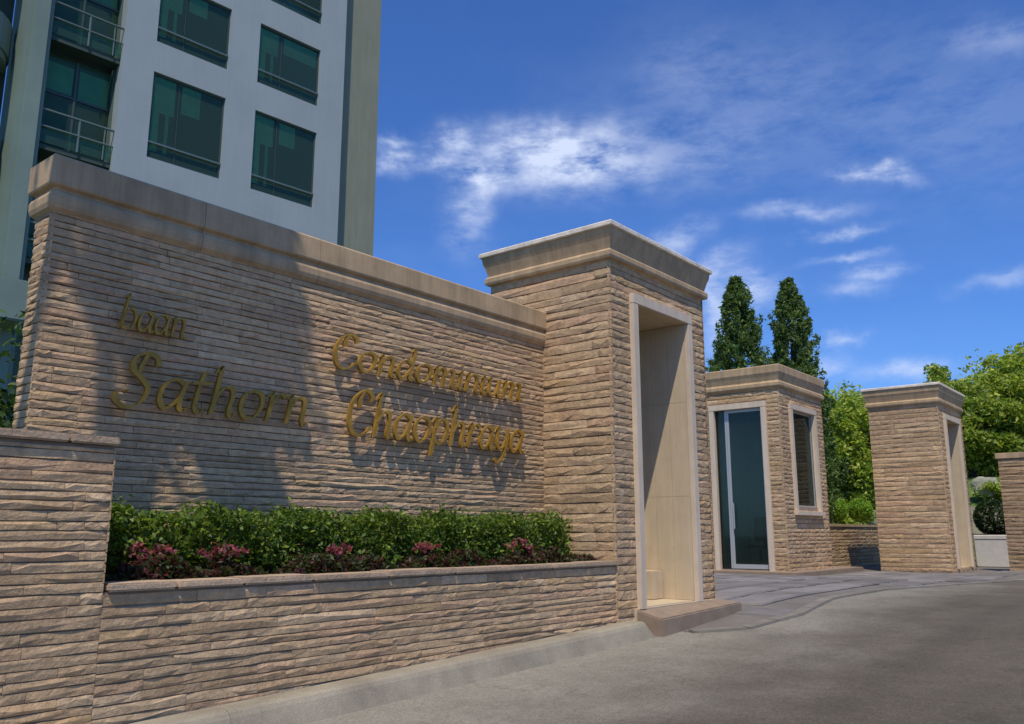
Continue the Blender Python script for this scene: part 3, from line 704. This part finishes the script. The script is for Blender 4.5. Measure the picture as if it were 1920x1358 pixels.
def clumps(center, rad, nclump, nleaf, csize, shell=.55, zcut=-.6):
    """leaf positions: clumps spread through an ellipsoid, thicker towards its outside"""
    out = []; center = np.array(center); rad = np.array(rad)
    for _ in range(nclump):
        while True:
            q = rng.normal(size=3); q /= np.linalg.norm(q); q *= rng.uniform(shell, 1.0)
            if q[2] > zcut: break
        m = int(nleaf*rng.uniform(.6, 1.4)); k = csize*rng.uniform(.6, 1.3)
        g = rng.normal(size=(m, 3)); g /= np.linalg.norm(g, axis=1)[:, None]; g *= rng.random((m, 1))**.45
        out.append(center+q*rad+g*k*np.array([1, 1, .75]))
    return np.concatenate(out)
def tree(name, label, cat, base, top, r, base_col, alt, n=(60, 110), leaf=.16, group=None, trunk=.18, palt=.25, crown_h=.62, csize=.5, lean=(0, 0)):
    t = thing(name, label, cat, base, 0, group); x, y, z = base; H = top-z
    cz = top-H*crown_h/2; mb = MB()
    x0_, y0_ = x, y; x += lean[0]; y += lean[1]
    mb.tube([(x0_, y0_, z-.2), (x0_+.1+lean[0]*.2, y0_+lean[1]*.2, z+H*.25), (x-.05, y+.1, cz), (x, y, cz+H*crown_h*.25)], [trunk, trunk*.8, trunk*.5, trunk*.2], 8)
    for k in range(7):
        a = k*2.4+random.random(); q = r*random.uniform(.5, .8)
        mb.tube([(x+.03, y, z+H*.22+k*H*.04), (x+math.cos(a)*q*.5, y+math.sin(a)*q*.5, cz-.1*H+k*.03*H), (x+math.cos(a)*q, y+math.sin(a)*q, cz+H*.02+k*.03*H)], [trunk*.4, trunk*.25, trunk*.08], 6)
    mb.build('trunk', M['bark'], t, smooth=True)
    P = clumps((x, y, cz), (r, r, H*crown_h/2), n[0], n[1], csize*r*.62)
    leaves_obj('crown', P, leaf, cols(len(P), base_col, .35, alt, palt), t)
    return t
def shrub(name, label, cat, base, r, h, base_col, alt=None, n=(22, 90), leaf=.06, group=None, palt=.2):
    t = thing(name, label, cat, base, 0, group); x, y, z = base
    mb = MB()
    for k in range(5):
        a = k*1.26; mb.tube([(x+.03*math.cos(a), y+.03*math.sin(a), z-.05), (x+r*.5*math.cos(a), y+r*.5*math.sin(a), z+h*.6)], [.025, .012], 5)
    mb.build('stem', M['bark'], t)
    P = clumps((x, y, z+h*.52), (r*.85, r*.85, h*.42), n[0], n[1], r*.42, .35, -.9)
    leaves_obj('foliage', P, leaf, cols(len(P), base_col, .35, alt, palt), t)
    return t

# hedge in the planter: one clipped row against the sign wall
hd = thing('hedge', 'green clipped hedge running along the planter under the gilded lettering', 'hedge', (5.7, 6.15, .62))
mb = MB()
for k in range(36): 
    x = 2.85+k*.155; mb.tube([(x, 6.15+random.uniform(-.08, .08), .6), (x+random.uniform(-.06, .06), 6.15+random.uniform(-.1, .1), 1.05)], [.012, .006], 5)
mb.build('stem', M['bark'], hd)
n = 36000; px = rng.uniform(2.72, 8.42, n); ht = .57+.035*np.sin(px*7.1)+.03*np.sin(px*17+1)+.02*np.sin(px*31)
P = np.stack([px, 6.18+rng.uniform(-.24, .22, n), .64+ht*rng.random(n)**.6], 1)
P[:, 1] += .03*np.sin(px*11+P[:, 2]*9)
sh = rng.integers(0, n, 420); P[sh, 2] = .64+ht[sh]+rng.random(420)**2*.07; P[sh, 0] = np.round(P[sh, 0]*4)/4+rng.normal(size=420)*.03      # stray shoots
dry = rng.random(n) < .012
gap = (np.sin(px*5.3+2)*np.sin(px*13.1) > .55) & (P[:, 2] > .95) & (rng.random(n) < .6); P[gap, 2] -= .16
leaves_obj('foliage', P, .025, cols(n, (.095, .155, .022), .4, (.20, .27, .036), .28), hd)
# dark ground cover in front of it and the pink flowering clumps
n = 22000; px = rng.uniform(2.70, 8.52, n); hh = .19+.05*np.sin(px*4.3)+.05*np.sin(px*9.7+2)
P = np.stack([px, rng.uniform(5.70, 6.02, n), .62+np.maximum(.05, hh)*rng.random(n)**.7], 1)
tag(leaves_obj('ground_cover', P, .024, cols(n, (.050, .072, .020), .4, (.085, .026, .024), .42), None), kind='stuff')
for x, y, s, lb in [(3.12, 5.86, 1.0, 'pink flowering plant at the left end of the planter beside the tall block'), (3.72, 5.84, 1.15, 'tall pink flowering plant second from the left in the planter'), (4.75, 5.84, .7, 'small pale pink flowering plant in the middle of the planter'), (5.85, 5.84, .9, 'pink flowering plant in the planter below the word Chaophraya'), (7.25, 5.84, 1.15, 'broad pink flowering plant at the right end of the planter')]:
    t = thing('flowering_plant', lb, 'flowering plant', (x, y, .62), 0, 'pink flowering plants in the planter')
    P = clumps((x, y, .80), (.16*s, .10, .12*s), 14, 34, .06, .3, -.9); leaves_obj('foliage', P, .026, cols(len(P), (.05, .055, .02), .4, (.11, .022, .026), .5), t)
    P = clumps((x, y-.02, .90), (.19*s, .12, .09*s), 20, 7, .035, .4, -.2); leaves_obj('flower', P, .018, cols(len(P), (.30, .075, .095), .4, (.36, .16, .16), .25), t, aspect=.8, kind='stuff')

# two conifers behind the guardhouse
def conifer(base, h, r, label):
    t = thing('conifer', label, 'conifer', base, 0, 'pair of conifers behind the guardhouse'); x, y, z = base
    MB().tube([(x, y, z-.2), (x, y, z+h*.5), (x, y, z+h*.97)], [.16, .10, .02], 8).build('trunk', M['bark'], t)
    out = []
    for k in range(950):
        f = rng.random()**1.15; zz = z+.5+f*(h-.5); rr = r*min(.56, (1-f)**.80)*(.40+.55*rng.random()+.35*(rng.random() < .09))*(1+.12*math.sin(f*23+x))*(1 if f > .06 else .7)
        a = rng.uniform(0, 2*math.pi); m = 38; tt = rng.random((m, 1))**.7
        L_ = .55*(1-.45*f); out.append(np.array([x+rr*math.cos(a), y+rr*math.sin(a), zz])+rng.normal(size=(m, 3))*.07*(1-tt*.5)+tt*L_*np.array([.25*math.cos(a), .25*math.sin(a), 1.0]))
    P = np.concatenate(out); P = P[P[:, 2] < z+h+.1]; leaves_obj('crown', P, .075, cols(len(P), (.085, .15, .045), .45, (.17, .24, .07), .35), t, up=.3, aspect=.35)
conifer((25.2, 11.28, .1), 8.95, 2.0, 'left hand of two pointed conifers behind the guardhouse roof')
conifer((26.4, 10.02, .1), 8.95, 1.9, 'right hand of two pointed conifers behind the guardhouse roof')

# garden bank rising behind the gate
def bank(x, y): return .08+3.4*smooth(29, 42, x+.25*(y-6))
v = []
structure(MB(), 'hidden', None) if False else None
gb = sheet('garden_slope', [27.6, 29, 30, 31, 32, 33, 34, 35, 36, 37, 38, 40, 42, 46, 60, 90], [-14, -8, -4, 0, 3, 5, 6, 7, 8, 9, 10, 12, 15, 20, 30, 60], lambda x, y: bank(x, y)+.03*math.sin(x*2.1+y*1.7), mat('bank_turf', (.10, .155, .035), .95, .8, 14, .35, 1.2))
YG = ((.27, .35, .05), (.46, .50, .09)); DG = ((.12, .20, .038), (.23, .31, .06)); MG = ((.21, .29, .046), (.38, .42, .08))
GT = 'trees behind the gate'
tree('leafy_tree', 'yellow green leafy tree seen between the guardhouse and the far pillar', 'tree', (34.6, 11.2, bank(34.6, 11.2)), 6.7, 1.9, *YG, n=(110, 150), leaf=.10, group=GT, crown_h=1.0)
tree('leafy_tree', 'round topped green tree rising right behind the far gate pillar cap', 'tree', (45.5, 10.4, 3.4), 9.0, 1.7, *MG, n=(100, 170), leaf=.11, group=GT, crown_h=1.0)
tree('leafy_tree', 'large bright green tree at the right edge behind the boundary wall', 'tree', (43.5, 6.2, 3.4), 9.1, 2.7, *YG, n=(150, 160), leaf=.11, group=GT, crown_h=1.0)
tree('leafy_tree', 'low bushy tree filling the gap right of the far pillar', 'tree', (41.0, 8.1, 3.2), 7.4, 2.2, *MG, n=(110, 150), leaf=.11, group=GT, crown_h=1.0)
tree('leafy_tree', 'pale treetop just showing over the far gate pillar', 'tree', (44.0, 13.0, 3.4), 7.9, 1.8, *YG, n=(90, 150), leaf=.11, group=GT, crown_h=1.0)
tree('leafy_tree', 'bushy tree mass on the bank behind the yellow green tree', 'tree', (40.5, 14.2, 3.4), 7.2, 2.6, *MG, n=(120, 150), leaf=.11, group=GT, crown_h=1.0)
tree('leafy_tree', 'broad tree cut by the right edge of the picture', 'tree', (41.0, 2.8, 3.4), 8.6, 2.6, *MG, n=(120, 150), leaf=.11, group=GT, crown_h=1.0)
GS = 'shrubs on the garden bank'
for (x, y, r, h, c, lb) in [(31.6, 10.6, .8, 1.1, YG, 'bright low shrub on the bank right beside the guardhouse window'), (32.6, 9.9, .8, 1.0, MG, 'low green shrub on the bank against the far pillar edge'),
        (33.6, 11.6, .9, 1.1, MG, 'mid green shrub on the upper bank beside the guardhouse'), (34.0, 10.6, .9, 1.1, YG, 'light yellow shrub on the upper bank against the far pillar'),
        (30.6, 10.9, .7, .9, DG, 'dark small shrub behind the two clipped balls'), (36.2, 6.3, .8, 1.0, YG, 'pale shrub above the cream ledge in the right gap'), (34.4, 5.3, .7, 1.0, MG, 'green shrub beside the boundary wall on the bank')]:
    shrub('shrub', lb, 'shrub', (x, y, bank(x, y)-.05), r, h, *c, leaf=.075, group=GS)
def ball(base, r, label, c, cat='clipped bush', group='clipped ball bushes', name='ball_bush'):
    t = thing(name, label, cat, base, 0, group); x, y, z = base
    MB().tube([(x, y, z-.05), (x, y, z+r)], [.05, .03], 6).build('stem', M['bark'], t)
    q = rng.normal(size=(4200, 3)); q /= np.linalg.norm(q, axis=1)[:, None]; q *= (r*(.80+.2*rng.random((4200, 1))**.5))*(1+.05*np.sin(q[:, :1]*9+q[:, 1:2]*7))
    P = q+np.array([x, y, z+r*.95]); leaves_obj('foliage', P, .042, cols(len(P), c[0], .3, c[1], .3), t)
ball((26.85, 9.18, 1.42), .35, 'clipped round bush next to the guardhouse window, left of a pair', ((.19, .34, .035), (.30, .46, .06)))
ball((27.6, 8.68, 1.42), .35, 'clipped round bush against the far pillar, right of a pair', ((.20, .35, .04), (.32, .47, .07)))
ball((28.47, 5.18, .99), .53, 'round dark bush growing in the white box planter', ((.022, .048, .014), (.06, .09, .02)), 'bush', None, 'planter_bush')
# the far wood that closes the view behind the garden
n = 42000; wy = rng.uniform(-6, 34, n); wt = 6.2+1.1*np.sin(wy*.9)+.7*np.sin(wy*2.3+1)
P = np.stack([rng.uniform(49, 53, n), wy, 3.0+(wt-3)*rng.random(n)**.8], 1)
tag(leaves_obj('distant_wood', P, .22, cols(n, DG[0], .4, DG[1], .25)), kind='stuff')
# pale rock and ledge on the bank
def rock(name, loc, s, label, cat, m):
    bmx = bmesh.new(); bmesh.ops.create_icosphere(bmx, subdivisions=3, radius=1)
    for v in bmx.verts: v.co = Vector((v.co.x*s[0], v.co.y*s[1], v.co.z*s[2]))*(1+.14*math.sin(v.co.x*5+loc[0])+.12*math.sin(v.co.y*6+v.co.z*5+1))
    me = bpy.data.meshes.new(name); bmx.to_mesh(me); bmx.free(); me.materials.append(m)
    o = bpy.data.objects.new(name, me); C.objects.link(o); o.location = loc; tag(o, label, cat)
M['rock'] = mat('pale_rock', (.34, .34, .25), .95, .7, 6, .25, 2)
rock('rock', (36.3, 6.75, 2.75), (.35, .5, .40), 'pale rock on the bank right of the far pillar', 'rock', M['rock'])
rk = MB().box(33.2, 33.55, 4.6, 7.0, 1.0, 1.95).build('garden_ledge', M['cap'], None, bevel=.03); rk.color = (.46, .42, .30, 1); tag(rk, 'cream stone ledge below the pale rock on the bank', 'ledge')
rk = MB().box(32.2, 32.5, 8.6, 12.0, .9, 1.86).build('garden_ledge', M['cap'], None, bevel=.03); rk.color = (.42, .40, .28, 1); tag(rk, 'cream stone ledge above the two clipped balls', 'ledge')

LG = ((.045, .085, .02), (.085, .13, .03))
# greenery left of the sign wall and the tree in the raised block that shades the wall
for x, y, z, r, h, c, lb in [(3.55, 9.6, -.3, 1.0, 2.6, LG, 'dark shrub at the left edge behind the raised block'), (4.3, 11.6, -.3, 1.2, 4.3, LG, 'tall green shrub at the left edge against the sign wall end'), (3.3, 8.2, -.3, .7, 2.2, LG, 'low dark shrub hugging the left end of the sign wall')]:
    shrub('shrub', lb, 'shrub', (x, y, z), r, h, *c, n=(46, 110), leaf=.06, group='shrubs left of the sign wall')
tree('shade_tree', 'slim leafy tree in the raised block that shades the sign wall', 'tree', (.55, 5.8, 1.4), 12.1, .86, *DG, n=(85, 120), leaf=.085, crown_h=.33, trunk=.10, csize=.8, lean=(.18, -1.0))

# ------------------------------------------------------------------ apartment tower behind the wall
TH = R(-5)
tw = thing('apartment_tower', 'pale blue grey apartment tower with dark green windows behind the sign wall', 'building', (12, 22, 0), TH)
def tb(mb, name, m, parent=None, **k): return mb.build(name, m, parent or tw, color='local', **k)
win_cols = [(-1.17, 1.03), (2.02, 4.25)]
rows = [(11.40, 14.02)] + [(14.97+3*k, 17.02+3*k) for k in range(6)]
TOPZ = 36; STRIP_X = 7.05
mb = MB(); Dp = .35
edges = [-2.06, win_cols[0][0], win_cols[0][1], win_cols[1][0], win_cols[1][1], 5.22]
mb.box(edges[0], edges[1], 0, Dp, -.5, TOPZ); mb.box(edges[2], edges[3], 0, Dp, -.5, TOPZ); mb.box(edges[4], edges[5], 0, Dp, -.5, TOPZ)
for a, b in win_cols:
    zs = [-.5] + [z for r_ in rows for z in r_] + [TOPZ]
    for i in range(0, len(zs), 2): mb.box(a, b, 0, Dp, zs[i], zs[i+1])
tb(mb, 'wall', M['tower'])
tb(MB().box(-2.06, 5.22, 2.6, 12, -.5, TOPZ).box(-2.06, -1.9, Dp+.01, 2.6, -.5, TOPZ).box(5.0, 5.22, Dp+.01, 2.6, -.5, TOPZ), 'room_shell', M['dark_room'])
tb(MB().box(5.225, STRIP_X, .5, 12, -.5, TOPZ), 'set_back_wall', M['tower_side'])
tb(MB().box(5.02, 5.18, Dp+.02, .9, 0, .1), 'downpipe_foot', M['tower_side'])
for ci, (a, b) in enumerate(win_cols):
    for ri, (z0, z1) in enumerate(rows):
        f = .05
        w_ = tb(MB().box(a, a+f, .075, .14, z0, z1).box(b-f, b, .075, .14, z0, z1).box(a+f, b-f, .075, .14, z1-f, z1).box(a+f, b-f, .075, .14, z0, z0+f).box(a+(b-a)*.36+.01, a+(b-a)*.36+.03, .09, .13, z0+f, z1-f), 'window', M['dark_alu'])
        def sub(mb, name, m):
            o = mb.build(name, m, None, color='local'); o.parent = w_; return o
        sub(MB().box(a+f, a+(b-a)*.36, .104, .110, z0+f, z1-f).box(a+(b-a)*.36+.04, b-f, .104, .110, z0+f, z1-f), 'pane', M['tglass'])
        sub(MB().box(a, b, .02, .055, z0+.34+(.12 if ri == 0 else .1), z0+.39+(.12 if ri == 0 else .1)), 'rail', M['rail'])
        sub(MB().box(a, b, Dp+.02, 2.55, z1+.25, z1+.45), 'floor_slab', M['reveal'])
        bl = random.Random(ci*17+ri)
        hb = bl.uniform(.55, 1.0); k = (.36, .68, 1)[bl.randrange(3)]
        sub(MB().box(a+.08, a+(b-a)*.33, .145, .16, z1-hb-.2, z1).box(a+(b-a)*.42, a+(b-a)*max(k, .7)-.05, .145, .16, z1-hb, z1), 'blind', M['blind'])
        sub(MB().box(a+.1, a+.32, .165, .18, z0+.3, z1-.1).box(a+.5, a+.6, .165, .18, z0+.3, z1-.1), 'curtain', M['blind'])
# left bay: recessed glazing with balconies
tb(MB().box(-3.88, -2.07, .9, 1.1, -.5, TOPZ), 'bay_back', M['dark_room'])
for k in range(9):
    z = 10.95+3.1*(k-1)
    tb(MB().box(-3.88, -2.065, .15, .59, z-.14, z), 'balcony_slab', M['reveal'])
    b_ = tb(MB().tube([(-3.88, .08, z+.92), (-2.07, .08, z+.92)], .035).tube([(-3.88, .08, z+.46), (-2.07, .08, z+.46)], .03).tube([(-2.95, .08, z), (-2.95, .08, z+.92)], .03).tube([(-2.3, .08, z), (-2.3, .08, z+.92)], .02), 'balcony_rail', M['rail'])
    o = MB().box(-3.86, -2.08, .12, .128, z+.03, z+.44).build('glass_panel', M['tglass'], None, color='local'); o.parent = b_
    w_ = tb(MB().box(-3.86, -3.80, 0.60, .69, z, z+2.8).box(-3.02, -2.96, 0.60, .69, z, z+2.8).box(-3.8, -3.02, 0.60, .69, z+1.68, z+1.74).box(-2.96, -2.08, 0.60, .69, z+1.68, z+1.74), 'bay_window', M['dark_alu'])
    o = MB().box(-3.80, -3.02, .63, .64, z, z+2.8).box(-2.96, -2.08, .63, .64, z, z+2.8).build('pane', M['tglass'], None, color='local'); o.parent = w_
    o = MB().box(-3.74, -3.06, .66, .67, z+1.80, z+2.6).box(-2.9, -2.12, .66, .67, z+1.76, z+2.6).build('blind', M['blind'], None, color='local'); o.parent = w_
tb(MB().box(-4.48, -3.89, -.12, 1.2, -.5, TOPZ), 'column', M['tower_col'], bevel=.12)
tb(MB().box(-9, -4.5, 1.4, 8, -.5, TOPZ), 'side_wall', M['reveal'])
def arc_slab(z0, z1, cx_, cy_, r0, r1, a0, a1, n=16):
    mb = MB(); v = []; f = []
    for i in range(n+1):
        a = a0+(a1-a0)*i/n
        for r_ in (r0, r1):
            for z in (z0, z1): v.append((cx_+r_*math.cos(a), cy_+r_*math.sin(a), z))
    for i in range(n):
        k = 4*i; f += [(k, k+4, k+5, k+1), (k+2, k+3, k+7, k+6), (k, k+2, k+6, k+4), (k+1, k+5, k+7, k+3)]
    f += [(0, 1, 3, 2), (4*n, 4*n+2, 4*n+3, 4*n+1)]
    return mb.add(v, f)
for k in range(9):
    z = 10.2+3.1*(k-1)
    tb(arc_slab(z, z+.9, -6.0, 1.4, 1.38, 1.5, math.pi, 2*math.pi-.02), 'curved_parapet', M['tower_col'], smooth=False)
    tb(arc_slab(z-.2, z-.002, -6.0, 1.4, .02, 1.45, math.pi, 2*math.pi-.02), 'curved_balcony_floor', M['tower_col'])
tb(MB().box(-12, -4.0, -1.2, 1.2, 5.9, 6.9), 'canopy', M['tower_col'], bevel=.04)
bpy.context.view_layer.update()
